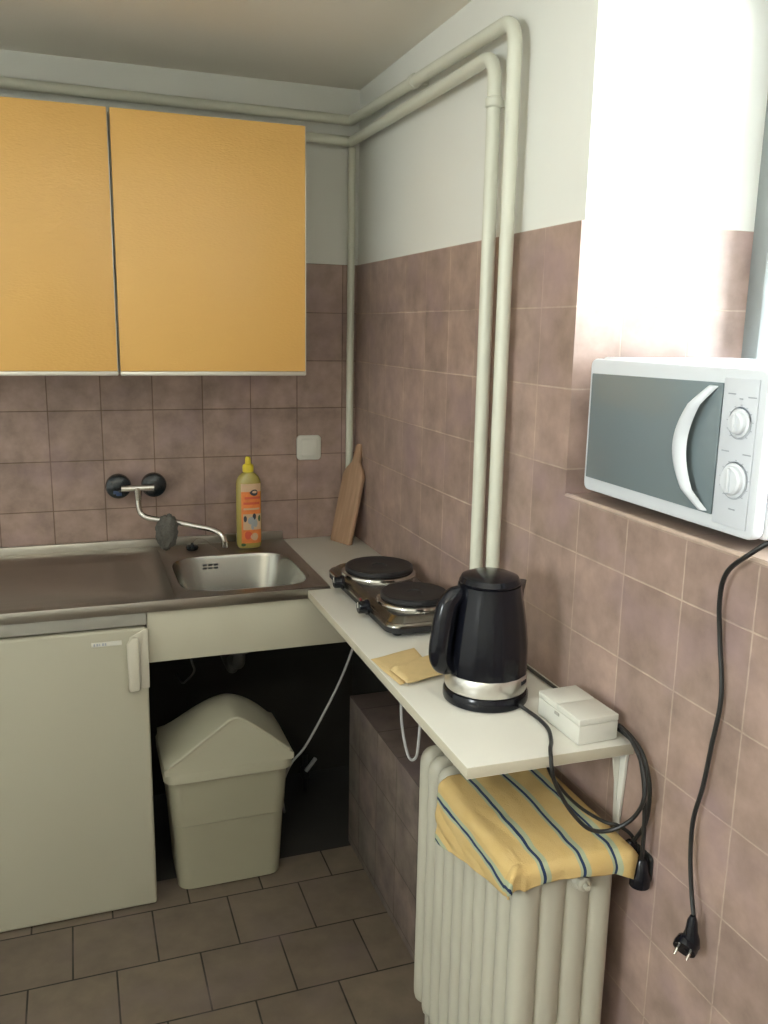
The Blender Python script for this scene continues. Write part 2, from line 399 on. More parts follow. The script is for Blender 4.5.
# ------------------------------------------------------------------ yellow wall cabinets
def cabinet(x0, x1, label):
    t = thing('wall_cabinet', label, 'cabinet', ((x0+x1)/2, -.16, 1.402), 'yellow wall cabinets')
    bm = NB(); box(bm, (x0+.001, -.30, 1.402), (x1-.001, -.001, 2.055), .002); obj('cabinet_body', bm, M['white_lam'], t)
    bm = NB(); box(bm, (x0+.003, -.321, 1.412), (x1-.003, -.3015, 2.061), .003); obj('door', bm, M['yellow'], t)
    bm = NB(); box(bm, (x0+.003, -.3225, 1.4005), (x1-.003, -.302, 1.4115), .0015)
    box(bm, (x1-.0032, -.3222, 1.402), (x1-.0012, -.302, 2.060), .0006)
    obj('edge_trim', bm, M['alu'], t, label='thin silver trim along the bottom edge of the yellow door')
    return t
cabinet(-.754, -.247, 'yellow wall cabinet with one whole door in view, nearest the room corner')
cabinet(-1.262, -.755, 'yellow wall cabinet at the left edge, its door cut off by the picture')

# ------------------------------------------------------------------ sink unit
SX0, SX1, SY0 = -1.32, -.248, -.574
sk = thing('sink_unit', 'stainless steel sink top with drainboard on the left and bowl at the right', 'sink', (-.78, -.28, .79))
bm = NB()
BX, BY, BW, BH = -.452, -.325, .352, .375         # bowl centre and size
DX, DY, DW, DH = -.985, -.318, .56, .40
def ringpts(fn, n=64): return [fn(2*PI*i/n) for i in range(n)]
def sup(cx, cy, w, h, p):
    def f(a):
        c, s = math.cos(a), math.sin(a)
        return (cx+w/2*math.copysign(abs(c)**(2/p), c), cy+h/2*math.copysign(abs(s)**(2/p), s))
    return f
def rectray(cx, cy, x0, x1, y0, y1):
    def f(a):
        c, s = math.cos(a), math.sin(a); k = 1e9
        if c > 1e-9: k = min(k, (x1-cx)/c)
        if c < -1e-9: k = min(k, (x0-cx)/c)
        if s > 1e-9: k = min(k, (y1-cy)/s)
        if s < -1e-9: k = min(k, (y0-cy)/s)
        return (cx+c*k, cy+s*k)
    return f
def angs(cx, cy, x0, x1, y0, y1, n=72):
    A = [2*PI*i/n for i in range(n)]
    for (x, y) in ((x0, y0), (x1, y0), (x1, y1), (x0, y1)): A.append(math.atan2(y-cy, x-cx) % (2*PI))
    return sorted(set(round(a, 6) for a in A))
def rings(bm, levels, A, mi=0, cap=True):
    R = []
    for fn, z in levels: R.append([bm.verts.new((*fn(a), z)) for a in A])
    n = len(A)
    for a, b in zip(R, R[1:]):
        for i in range(n):
            f = bm.faces.new([a[i], a[(i+1) % n], b[(i+1) % n], b[i]]); f.material_index = mi
    if cap: f = bm.faces.new(R[-1]); f.material_index = mi
    return R
xm = -.665; yb = -.014
A = angs(BX, BY, xm, SX1, SY0, yb)
rings(bm, [(rectray(BX, BY, xm, SX1, SY0, yb), .855), (rectray(BX, BY, xm+.012, SX1-.014, SY0+.016, yb-.012), .855),
           (rectray(BX, BY, xm+.016, SX1-.020, SY0+.022, yb-.018), .850),
           (sup(BX, BY, BW+.016, BH+.016, 4.5), .850), (sup(BX, BY, BW, BH, 4.5), .845)], A, cap=False)
A2 = angs(DX, DY, SX0, xm, SY0, yb)
rings(bm, [(rectray(DX, DY, SX0, xm, SY0, yb), .855), (rectray(DX, DY, SX0+.014, xm-.0, SY0+.016, yb-.012), .855),
           (sup(DX, DY, DW+.03, DH+.02, 7), .8535), (sup(DX, DY, DW, DH, 7), .846)], A2)
# rolled front edge, sides, raised back lip
box(bm, (SX0, SY0-.004, .826), (SX1, SY0, .8545), .0015)
box(bm, (SX1-.002, SY0, .826), (SX1+.0005, -.0145, .8545))
box(bm, (SX0, -.014, .84), (SX1, -.0005, .880), .003)
obj('sink_top', bm, M['steel'], sk, ang=40)
bm = NB(); n = 72; AA = [2*PI*i/n for i in range(n)]
rings(bm, [(sup(BX, BY, BW, BH, 4.5), .845), (sup(BX, BY, BW-.008, BH-.008, 4.5), .835), (sup(BX, BY, BW-.03, BH-.03, 4.2), .74), (sup(BX, BY, BW-.05, BH-.05, 4), .715),
           (sup(BX, BY, BW-.10, BH-.10, 3.6), .703), (sup(BX, BY, .1, .1, 2), .697), (sup(BX, BY, .05, .05, 2), .694)], AA)
obj('bowl', bm, M['bowl'], sk, ang=60)
bm = NB(); lathe(bm, [(.0, .7), (.03, .6985), (.036, .6975)], (BX, BY, 0), 24); obj('drain', bm, M['chrome_dull'], sk)
bm = NB()
for i in range(3):
    for j in range(2): box(bm, (BX-.075+i*.017, BY+BH/2-.0135-.001, .808+j*.010), (BX-.063+i*.017, BY+BH/2-.0105, .8135+j*.010), .001)
obj('overflow_grille', bm, M['black_matt'], sk, label='dark overflow slots in the back of the bowl')
bm = NB(); box(bm, (SX0, SY0+.002, .793), (-.7275, SY0+.02, .8255), .001); obj('front_rail', bm, M['greyrail'], sk, label='light grey rail under the steel edge')
bm = NB(); box(bm, (-.7265, -.566, .688), (-.185, -.548, .8255), .0015); obj('apron_panel', bm, M['panel'], sk, label='cream panel below the bowl')

# sink plug lying on the ledge with its chain
pl = thing('sink_plug', 'small black sink plug with a chain on the steel ledge under the tap spout', 'plug', (-.552, -.075, .853))
bm = NB(); lathe(bm, [(0, .853), (.017, .853), (.020, .860), (.016, .866), (.006, .867), (.004, .874), (0, .874)], (-.548, -.072, 0), 24); obj('stopper', bm, M['black'], pl)
bm = NB(); ch = spline([(-.548, -.072, .873), (-.53, -.07, .888), (-.505, -.082, .880), (-.49, -.085, .864), (-.478, -.11, .8565), (-.475, -.135, .8545)], 6)
for i, p in enumerate(ch):
    if i % 1 == 0: lathe(bm, [(0, -.0018), (.0018, 0), (0, .0018)], p, 6)
obj('chain', bm, M['chrome'], pl)

# ------------------------------------------------------------------ tap
tp = thing('wall_tap', 'wall mounted tap with two round black knobs and a long chrome spout', 'tap', (-.705, -.001, 1.055))
bm = NB()
RX = Matrix.Rotation(PI/2, 4, 'X')
tube(bm, [(-.752, -.088, 1.056), (-.658, -.088, 1.056)], .0095, 20)
for x in (-.757, -.655):
    lathe(bm, [(.022, -.001), (.022, .004), (.013, .010), (.013, .046), (0, .046)], (x, 0, 1.058), 28, mtx=RX)
tube(bm, [(-.705, -.088, 1.058), (-.705, -.088, 1.020)], lambda q: .0125-.003*q, 20)
obj('tap_body', bm, M['chrome'], tp)
for x, lab in ((-.758, 'black tap knob with a small blue mark, the left one'), (-.655, 'black tap knob, the right one')):
    bm = NB(); lathe(bm, [(.012, .030), (.030, .032), (.0365, .040), (.0375, .054), (.035, .064), (.026, .071), (.010, .074), (0, .0742)], (x, 0, 1.058), 40, mtx=RX)
    k = obj('knob', bm, M['blackblue'], tp, label=lab)
    if x < -.7:
        b2 = NB(); box(b2, (x-.016, -.0735, 1.038), (x+.000, -.0690, 1.048), .001); box(b2, (x-.008, -.0735, 1.032), (x+.008, -.0690, 1.042), .001)
        obj('temperature_mark', b2, M['blue'], k)
bm = NB()
sp = spline([(-.705, -.088, 1.026), (-.704, -.089, .998), (-.697, -.092, .978), (-.675, -.102, .966), (-.604, -.125, .955), (-.540, -.150, .943), (-.504, -.165, .936), (-.482, -.180, .927), (-.470, -.188, .912), (-.466, -.190, .890)], 8)
tube(bm, sp, .0085, 16)
lathe(bm, [(.0088, -.010), (.0108, -.009), (.0108, .009), (.0088, .010)], (-.466, -.190, .893), 20)
obj('spout', bm, M['chrome'], tp, ang=60)
# scouring wool hanging on the spout
bm = NB(); bmesh.ops.create_icosphere(bm, subdivisions=5, radius=1)
for v in bm.verts:
    n = v.co.normalized(); s = 1+.20*noise.noise(n*3)+.07*noise.noise(n*11)+.05*noise.noise(n*30)
    v.co = Vector((n.x*.031*s, n.y*.020*s, n.z*.052*s))
o = obj('scouring_pad', bm, M['wool'], ang=80); o.location = (-.630, -.145, .930); o.rotation_euler = (0, .1, 0)
tag(o, 'fuzzy grey scouring pad hanging on the chrome tap spout', 'scouring pad')

# ------------------------------------------------------------------ detergent bottle
db = thing('detergent_bottle', 'yellow dish soap bottle with orange label and yellow cap behind the sink bowl', 'bottle', (-.374, -.092, .855))
bx, by = -.374, -.092
bm = NB()
def ellring(bm, prof, cx, cy, n=40, p=2.6, mi=0):
    R = []
    for (w, d, z) in prof:
        f = sup(cx, cy, w, d, p); R.append([bm.verts.new((*f(2*PI*i/n), z)) for i in range(n)])
    for a, b in zip(R, R[1:]):
        for i in range(n): fc = bm.faces.new([a[i], a[(i+1) % n], b[(i+1) % n], b[i]]); fc.material_index = mi
    bm.faces.new(R[0]); bm.faces.new(R[-1])
ellring(bm, [(.066, .040, .855), (.074, .047, .860), (.078, .049, .87), (.078, .049, .97), (.078, .049, 1.055), (.074, .046, 1.068), (.062, .040, 1.080), (.044, .034, 1.089), (.030, .028, 1.094)], bx, by)
obj('bottle_body', bm, M['liquid'], db, ang=50)
def labelstrip(bm, z0, z1, u0, u1, off, mi=0, n=16):
    """patch following the bottle's front; u in -1..1 across the label"""
    def w(z): return .078
    V = []
    for k in range(5):
        z = z0+(z1-z0)*k/4; row = []
        for i in range(n+1):
            u = u0+(u1-u0)*i/n; a = -PI/2+u*1.05
            f = sup(bx, by, w(z)+off*2, w(z)*.628+off*2, 2.6); x, y = f(a); row.append(bm.verts.new((x, y, z)))
        V.append(row)
    for a, b in zip(V, V[1:]):
        for i in range(n): fc = bm.faces.new([a[i], a[i+1], b[i+1], b[i]]); fc.material_index = mi
def labelblob(bm, u, z, ru, rz, off, mi):
    def w(zz): return .078
    V = []
    for i in range(18):
        a = 2*PI*i/18; uu = u+ru*math.cos(a); zz = z+rz*math.sin(a)
        f = sup(bx, by, w(zz)+off*2, w(zz)*.628+off*2, 2.6); x, y = f(-PI/2+uu*1.05); V.append(bm.verts.new((x, y, zz)))
    fc = bm.faces.new(V); fc.material_index = mi
bm = NB()
labelstrip(bm, .872, 1.060, -.62, .95, .0006, 0)          # orange ground
labelstrip(bm, 1.035, 1.060, -.62, .95, .0011, 1)
labelstrip(bm, .915, .965, -.45, .92, .0011, 1)
labelstrip(bm, 1.012, 1.019, -.3, .8, .0013, 2); labelstrip(bm, .995, 1.002, -.4, .7, .0013, 2); labelstrip(bm, .978, .984, -.4, .7, .0013, 1)
labelblob(bm, .25, 1.032, .26, .010, .0017, 3); labelblob(bm, .25, 1.034, .16, .004, .0021, 1)
for (u, z, ru, rz, k) in ((-.28, .950, .12, .010, 3), (.22, .957, .12, .010, 3), (.66, .950, .14, .010, 5), (.05, .944, .16, .012, 4), (.3, .936, .16, .013, 4), (.1, .925, .08, .01, 4), (-.12, .898, .2, .013, 2), (.25, .893, .25, .012, 1)):
    labelblob(bm, u, z, ru, rz, .0017 if k != 4 else .0019, k)
labelblob(bm, -.45, .868, .2, .005, .0019, 5)
obj('label', bm, [M['orange'], M['lab_pale'], M['lab_red'], M['lab_dark'], M['lab_grey'], M['lab_green']], db, recalc=False)
bm = NB(); lathe(bm, [(.0150, 1.0935), (.017, 1.095), (.017, 1.112), (.015, 1.116), (.009, 1.120), (.0085, 1.136), (.006, 1.141), (0, 1.142)], (bx, by, 0), 28); obj('cap', bm, M['cap'], db)

# ------------------------------------------------------------------ light switch
sw = thing('light_switch', 'square white light switch on the tiled back wall', 'switch', (-.158, -.0005, 1.152))
bm = NB(); prism(bm, rrect(-.158, 1.152, .080, .080, .012), -.0005, -.010, 'xz', .002); obj('switch_plate', bm, M['plasticw'], sw)
bm = NB(); prism(bm, rrect(-.158, 1.152, .055, .055, .006), -.0102, -.0135, 'xz', .001); obj('rocker', bm, M['plasticw'], sw)

# ------------------------------------------------------------------ worktop (L shaped) and its bracket
bm = NB()
sh = [(-.2465, -.0008), (-.0008, -.0008), (-.0008, -1.592), (-.311, -1.584), (-.311, -.580), (-.2465, -.580)]
prism(bm, sh, .829, .850, 'xy', .0012)
for f in bm.faces:
    f.normal_update()
    if abs(f.normal.z) < .3: f.material_index = 1
wt = obj('worktop', bm, [M['white_lam'], M['lam_edge']])
tag(wt, 'narrow white worktop shelf along the right wall holding the kettle and hotplate', 'worktop')
bk = thing('shelf_bracket', 'white tapered shelf bracket under the near end of the worktop', 'bracket', (-.001, -1.575, .65))
bm = NB(); prism(bm, [(-1.545, .828), (-1.580, .828), (-1.568, .655), (-1.557, .655)], -.007, -.0008, 'yz', .001)
obj('wall_plate', bm, M['plasticw'], bk)
bm = NB(); prism(bm, [(-.0075, .828), (-.16, .828), (-.16, .822), (-.022, .812), (-.0075, .72)], -1.5635, -1.5605, 'xz', .0008); obj('gusset', bm, M['plasticw'], bk)

# ------------------------------------------------------------------ cutting board leaning in the corner
bd = NB()
w, h = .099, .255
pr = [(0, .004), (.004, 0), (w-.004, 0), (w, .004), (w, h-.03), (w-.012, h-.008), (w*.5+.017, h+.012), (w*.5+.013, h+.062), (w*.5+.007, h+.073), (w*.5-.007, h+.073), (w*.5-.013, h+.062), (w*.5-.017, h+.012), (.012, h-.008), (0, h-.03)]
prism(bd, pr, 0, .014, 'xz', .003)
o = obj('cutting_board', bd, M['wood'])
P0 = Vector((-.100, -.055, .8505)); U = Vector((.036, -.088, 0)).normalized(); top = Vector((.058, .026, .262)); W = (top-U*top.dot(U)).normalized(); Nn = W.cross(U)
mt = Matrix((( U.x, Nn.x, W.x), (U.y, Nn.y, W.y), (U.z, Nn.z, W.z))).to_4x4(); mt.translation = P0
o.matrix_world = mt
tag(o, 'wooden paddle cutting board leaning upright in the corner behind the hotplate', 'cutting board')

# ------------------------------------------------------------------ double hotplate
hp = thing('hotplate', 'double electric hotplate with two black burners and chrome body', 'hotplate', (-.13, -.74, .8505))
hx0, hx1, hy0, hy1 = -.232, -.026, -1.000, -.482
bm = NB(); 
t = [(hx1-hx0, hy1-hy0)]
cxh, cyh = (hx0+hx1)/2, (hy0+hy1)/2
def rr3(bm, cx, cy, lev, mi=0, n=8):
    """stack of rounded rects: (w,h,r,z)"""
    R = []
    for (w, h, r, z) in lev: R.append([bm.verts.new((x, y, z)) for x, y in rrect(cx, cy, w, h, r, n)])
    for a, b in zip(R, R[1:]):
        m_ = len(a)
        for i in range(m_): f = bm.faces.new([a[i], a[(i+1) % m_], b[(i+1) % m_], b[i]]); f.material_index = mi
    f = bm.faces.new(R[0]); f.material_index = mi; f = bm.faces.new(R[-1]); f.material_index = mi
W_, H_ = hx1-hx0, hy1-hy0
rr3(bm, cxh, cyh, [(W_-.02, H_-.02, .03, .858), (W_, H_, .035, .861), (W_, H_, .035, .873), (W_-.008, H_-.008, .033, .875)])
obj('base', bm, M['black_matt'], hp)
bm = NB()
rr3(bm, cxh, cyh, [(W_+.004, H_+.004, .036, .8755), (W_+.002, H_+.002, .036, .879), (W_-.006, H_-.006, .034, .883), (W_-.012, H_-.012, .034, .8835), (W_-.030, H_-.030, .034, .892), (W_-.04, H_-.04, .032, .895)])
obj('body', bm, M['chrome_dull'], hp, ang=25)
for (bxx, byy, r) in ((-.124, -.616, .095), (-.122, -.868, .086)):
    bm = NB(); lathe(bm, [(r+.006, .8955), (r+.005, .900), (r-.002, .9035), (r-.006, .9035)], (bxx, byy, 0), 48)
    g = obj('burner_ring', bm, M['chrome'], hp)
    bm = NB(); lathe(bm, [(r-.007, .9036), (r-.004, .906), (r-.004, .914), (r-.008, .917), (r-.03, .9165), (r-.034, .9155), (.02, .9155), (.018, .913), (0, .913)], (bxx, byy, 0), 48)
    obj('burner_plate', bm, M['castiron'], hp)
RY = Matrix.Rotation(-PI/2, 4, 'Y')
for yk in (-.640, -.845):
    bm = NB(); lathe(bm, [(.018, .000), (.019, .003), (.019, .006), (.0155, .008), (.0145, .024), (.012, .026), (0, .026)], (hx0+.001, yk, .884 if yk > -.7 else .880), 28, mtx=RY)
    k = obj('knob', bm, M['black'], hp)
    b2 = NB(); zc = .884 if yk > -.7 else .880
    box(b2, (hx0-.0265, yk-.0015, zc), (hx0-.0245, yk+.0015, zc+.013)); obj('knob_marker', b2, M['plasticw'], k, label='white marker')
bm = NB(); lathe(bm, [(.004, 0), (.004, .003), (.002, .005), (0, .005)], (hx0+.001, -.79, .882), 14, mtx=RY); obj('indicator_light', bm, M['red'], hp, label='small red light')
for (x, y) in ((hx0+.03, hy0+.03), (hx1-.03, hy0+.03), (hx0+.03, hy1-.03), (hx1-.03, hy1-.03)):
    bm = NB(); lathe(bm, [(.010, .8505), (.012, .853), (.012, .8585)], (x, y, 0), 16); obj('foot', bm, M['black'], hp)
bm = NB()
tube(bm, spline([(-.03, -.95, .868), (-.018, -1.05, .858), (-.017, -1.18, .8555), (-.018, -1.3, .8555), (-.016, -1.42, .8555), (-.013, -1.50, .857), (-.013, -1.580, .862), (-.020, -1.625, .856), (-.026, -1.655, .82), (-.028, -1.668, .76), (-.026, -1.668, .70), (-.022, -1.662, .675)], 10), .0036, 10)
cd = obj('cord', bm, M['cable'], hp, label='black mains cord')
bm = NB(); lathe(bm, [(.005, .030), (.010, .024), (.013, .006), (.017, -.004), (.017, -.022), (.010, -.026), (0, -.026)], (-.020, -1.660, .650), 24); obj('plug', bm, M['black'], cd)

# extension socket block on the wall behind the radiator's near end
es = thing('wall_socket', 'dark wall socket block low behind the near end of the radiator', 'socket', (-.0008, -1.64, .65))
bm = NB(); prism(bm, rrect(-1.643, .655, .050, .050, .01), -.0005, -.0045, 'yz', .002); obj('socket_body', bm, M['black_matt'], es)
bm = NB(); tube(bm, spline([(-.006, -1.632, .668), (-.014, -1.622, .695), (-.035, -1.612, .712), (-.054, -1.595, .714), (-.067, -1.542, .713), (-.066, -1.479, .713), (-.052, -1.405, .716), (-.035, -1.37, .76), (-.012, -1.355, .826)], 10), .0032, 10)
obj('cord', bm, M['cable'], es)

# ------------------------------------------------------------------ kettle
kt = thing('kettle', 'black electric kettle with a silver band at its foot on the white worktop', 'kettle', (-.158, -1.34, .8505))
kx, ky = -.161, -1.34
bm = NB(); lathe(bm, [(.066, .8505), (.080, .852), (.081, .856), (.081, .866), (.078, .873), (.074, .875), (0, .875)], (kx, ky, 0), 56); obj('power_base', bm, M['black'], kt)
bm = NB(); lathe(bm, [(.0765, .8755), (.0780, .879), (.0775, .9055), (.0763, .9075)], (kx, ky, 0), 64)
# inner closing
obj('steel_band', bm, M['band'], kt, label='brushed silver band with dark lettering marks')
bm = NB()
prof = [(.0762, .908), (.0760, .93), (.0755, .96), (.0715, .995), (.066, 1.03), (.0610, 1.055), (.0590, 1.070), (.0585, 1.075)]
n = 64; R = []
for r, z in prof:
    ring = []
    for i in range(n):
        a = 2*PI*i/n; k = max(0, (z-1.03)/.045); g = math.exp(-((a if a < PI else a-2*PI)/.22)**2)
        fl = 1+.012*math.cos(a*16)*(1 if r > .062 else .4)
        rr = r*fl+g*k*.018
        ring.append(bm.verts.new((kx+rr*math.cos(a), ky+rr*math.sin(a), z)))
    R.append(ring)
for a, b in zip(R, R[1:]):
    for i in range(n): bm.faces.new([a[i], a[(i+1) % n], b[(i+1) % n], b[i]])
bm.faces.new(R[0]); bm.faces.new(R[-1])
obj('body', bm, M['black'], kt, ang=50)
bm = NB(); lathe(bm, [(.0565, 1.0755), (.0575, 1.080), (.053, 1.089), (.040, 1.094), (.02, 1.096), (0, 1.0965)], (kx, ky, 0), 48)
obj('lid', bm, M['black'], kt)
bm = NB()
hpth = spline([(kx-.050, ky, 1.052), (kx-.066, ky-.002, 1.056), (kx-.082, ky-.004, 1.046), (kx-.090, ky-.006, 1.022), (kx-.096, ky-.007, .985), (kx-.099, ky-.007, .955), (kx-.096, ky-.006, .937), (kx-.086, ky-.004, .927), (kx-.066, ky, .925)], 8)
tube(bm, hpth, lambda s: .0145+.004*math.sin(PI*s), 16, sq=1.25)
obj('handle', bm, M['black'], kt, ang=60)
bm = NB()
for i in range(6):
    a = -1.02+i*.045; rr = .0782
    p = Vector((kx+rr*math.cos(a), ky+rr*math.sin(a), .897)); m = Matrix.Translation(p) @ Matrix.Rotation(a, 4, 'Z')
    box(bm, (-.0006, -.0013, -.003), (.0006, .0013, .003 if i % 2 else .0045), 0, mtx=m)
obj('band_lettering', bm, M['lab_dark'], kt)
bm = NB()
kp = [(kx+.035, ky-.072, .858), (kx+.042, ky-.092, .8545), (kx+.045, ky-.13, .8542), (kx+.040, ky-.17, .8542), (kx+.022, ky-.21, .8545), (kx+.004, ky-.238, .857), (kx-.006, ky-.258, .851), (kx-.006, ky-.266, .825),
      (-.150, -1.602, .79), (-.13, -1.612, .755), (-.105, -1.628, .729), (-.072, -1.640, .727), (-.045, -1.660, .755), (-.036, -1.674, .80), (-.030, -1.655, .842), (-.022, -1.612, .866), (-.018, -1.575, .872), (-.010, -1.560, .868), (-.008, -1.590, .862), (-.009, -1.628, .845), (-.010, -1.652, .80), (-.011, -1.652, .74), (-.016, -1.634, .697), (-.018, -1.630, .690)]
tube(bm, spline(kp, 10), .0036, 10)
cd = obj('cord', bm, M['cable'], kt, label='black mains cord looping below the worktop end')
bm = NB(); lathe(bm, [(.005, .020), (.010, .014), (.013, .004), (.017, -.006), (.017, -.024), (.009, -.028), (0, -.028)], (-.022, -1.628, .672), 24); obj('plug', bm, M['black'], cd)

# ------------------------------------------------------------------ white box
wb = thing('adapter_box', 'small white plastic box at the near end of the worktop beside the kettle', 'box', (-.064, -1.512, .8505))
m = Matrix.Translation((-.063, -1.506, .8505)) @ Matrix.Rotation(math.radians(1.5), 4, 'Z')
bm = NB(); box(bm, (-.039, -.066, 0), (.039, .066, .034), .002, mtx=m); obj('box_body', bm, M['plasticw'], wb)
bm = NB(); box(bm, (-.0392, -.0662, .0343), (.0392, .0044, .046), .0015, mtx=m); box(bm, (-.0392, .0050, .0343), (.0392, .0662, .046), .0015, mtx=m); obj('cover', bm, M['plasticw'], wb)
bm = NB(); box(bm, (-.0405, -.004, .026), (-.0388, .010, .031), 0, mtx=m); obj('catch', bm, M['greyrail'], wb, label='small grey catch on the side')

# ------------------------------------------------------------------ folded cloth on the worktop
fc = NB()
def sheet(bm, corners, z, th, seed, nx=16, ny=16, amp=.0015):
    A_, B_, C_, D_ = [Vector((*c, 0)) for c in corners]; top = []; bot = []
    for i in range(nx+1):
        rt = []; rb = []
        for j in range(ny+1):
            u, v = i/nx, j/ny; p = A_*(1-u)*(1-v)+B_*u*(1-v)+C_*u*v+D_*(1-u)*v
            e = min(u, 1-u, v, 1-v); rim = min(1, e*10); k = (1-(1-rim)**2)**.5
            wv = noise.noise(Vector((p.x*30+seed, p.y*30, seed)))*amp
            q = p+Vector((noise.noise(Vector((p.x*20, p.y*20, seed+3)))*.003, noise.noise(Vector((p.x*20, p.y*20, seed+9)))*.003, 0))
            rt.append(bm.verts.new((q.x, q.y, z+th*(.5+.5*k)+wv*k+abs(wv)*.3))); rb.append(bm.verts.new((q.x, q.y, z+th*(.5-.5*k))))
        top.append(rt); bot.append(rb)
    for i in range(nx):
        for j in range(ny):
            bm.faces.new([top[i][j], top[i+1][j], top[i+1][j+1], top[i][j+1]]); bm.faces.new([bot[i][j], bot[i][j+1], bot[i+1][j+1], bot[i+1][j]])
    for i in range(nx):
        for j in (0, ny): bm.faces.new([top[i][j], bot[i][j], bot[i+1][j], top[i+1][j]])
    for j in range(ny):
        for i in (0, nx): bm.faces.new([top[i][j], top[i][j+1], bot[i][j+1], bot[i][j]])
sheet(fc, [(-.300, -1.252), (-.312, -1.105), (-.200, -1.068), (-.205, -1.200)], .8508, .005, 1.3)
sheet(fc, [(-.292, -1.262), (-.300, -1.185), (-.185, -1.135), (-.190, -1.238)], .8568, .009, 4.1)
tag(obj('folded_cloth', fc, M['yellowcloth'], ang=60), 'folded yellow cloth lying on the worktop between hotplate and kettle', 'cloth')

# ------------------------------------------------------------------ fridge
fg = thing('fridge', 'white under-counter fridge below the drainboard on the left', 'fridge', (-1.0, -.3, 0))
FX0, FX1 = -1.285, -.7285
bm = NB(); box(bm, (FX0+.004, -.515, .03), (FX1-.004, -.045, .785), .004); obj('cabinet_body', bm, M['fridge'], fg)
dm = NB(); box(dm, (FX0, -.577, .004), (FX1, -.518, .787), .007, seg=3); dr = obj('door', dm, M['fridge'], fg)
bm = NB()
# handle wraps the upper right corner of the door
prism(bm, [(-.772, .765), (-.7335, .786), (-.7262, .786), (-.7262, .628), (-.768, .628), (-.774, .640)], -.5775, -.584, 'xz', .002)
prism(bm, [(-.779, .752), (-.766, .772), (-.750, .768), (-.750, .630), (-.777, .628)], -.5835, -.604, 'xz', .005)
obj('handle', bm, M['fridge_handle'], dr, label='white grip on the door edge')
bm = NB(); box(bm, (-.862, -.5795, .748), (-.790, -.5765, .760), .001); np_ = obj('nameplate', bm, M['plasticw'], dr, label='small pale nameplate with dark lettering')
bm = NB()
for i, wd in enumerate((.004, .005, .003, .005, .004)): box(bm, (-.857+i*.0066, -.5802, .7508), (-.857+i*.0066+wd, -.5794, .7572))
obj('lettering', bm, M['mw_dark'], np_)
for x in (FX0+.04, FX1-.04):
    bm = NB(); lathe(bm, [(.016, 0), (.018, .006), (.010, .010), (.010, .031)], (x, -.49, 0), 18); obj('foot', bm, M['black'], fg)

# ------------------------------------------------------------------ swing-lid bin
bn = thing('waste_bin', 'cream swing-lid waste bin standing under the sink beside the fridge', 'bin', (-.52, -.39, 0))
cx, cy = -.5235, -.438
bm = NB()
rr3(bm, cx, cy, [(.270, .205, .03, 0.001), (.286, .218, .035, .006), (.296, .226, .036, .10), (.307, .236, .036, .20), (.3075, .237, .036, .2025), (.311, .240, .036, .2045), (.330, .252, .036, .345), (.330, .252, .036, .352)])
o = obj('bin_body', bm, M['bin'], bn, ang=30)
bm = NB()
# gabled lid: a short skirt, then a roof whose ridge runs front to back and is rounded at the back
rr3(bm, cx, cy, [(.338, .262, .030, .338), (.350, .272, .032, .341), (.352, .276, .032, .368), (.346, .270, .032, .376)])
obj('lid_rim', bm, M['binlid'], bn, ang=30)
bm = NB()
nu, nv = 36, 22; G = []
yf, ybk = cy-.1382, cy+.130
for j in range(nv+1):
    v = j/nv; y = yf+(ybk-yf)*v; row = []
    hipe = math.sqrt(max(0.02, 1-max(0, (v-.45)/.56)**2.4))
    rnd = min(1, v/.5)
    for i in range(nu+1):
        u = -1+2*i/nu; us = u-.09*(1-u*u); au = abs(us)
        gable = 1-(math.sqrt(au*au+.010)-.10)/.905
        dome = max(0, 1-au**1.75)
        ht = .124*(gable*(1-rnd)+dome*rnd)*hipe
        if j == 0: ht -= .003
        ht = max(.0, ht)
        row.append(bm.verts.new((cx+u*.1735*(1-.08*max(0, v-.7)), y, .3685+.018+ht)))
    G.append(row)
for a, b in zip(G, G[1:]):
    for i in range(nu): bm.faces.new([a[i], a[i+1], b[i+1], b[i]])
bl = [[bm.verts.new((g.co.x, g.co.y, .369)) for g in row] for row in (G[0], G[-1])]
for row, base in zip((G[0], G[-1]), bl):
    for i in range(nu): bm.faces.new([row[i], base[i], base[i+1], row[i+1]])
for k in (0, nu):
    vs = [G[j][k] for j in range(nv+1)]; bm.faces.new(vs+[bl[1][k], bl[0][k]])
bm.faces.new(bl[0]+bl[1][::-1])
obj('swing_lid', bm, M['binlid'], bn, ang=38)
# raised edge of the front gable
bm = NB(); tube(bm, spline([(cx+x_*.1735, yf+.0005, .3865+.124*(1-(math.sqrt((x_-.09*(1-x_*x_))**2+.010)-.10)/.905)) for x_ in [-.93+.093*q for q in range(21)]], 8), .0045, 8); obj('lid_edge', bm, M['binlid'], bn)

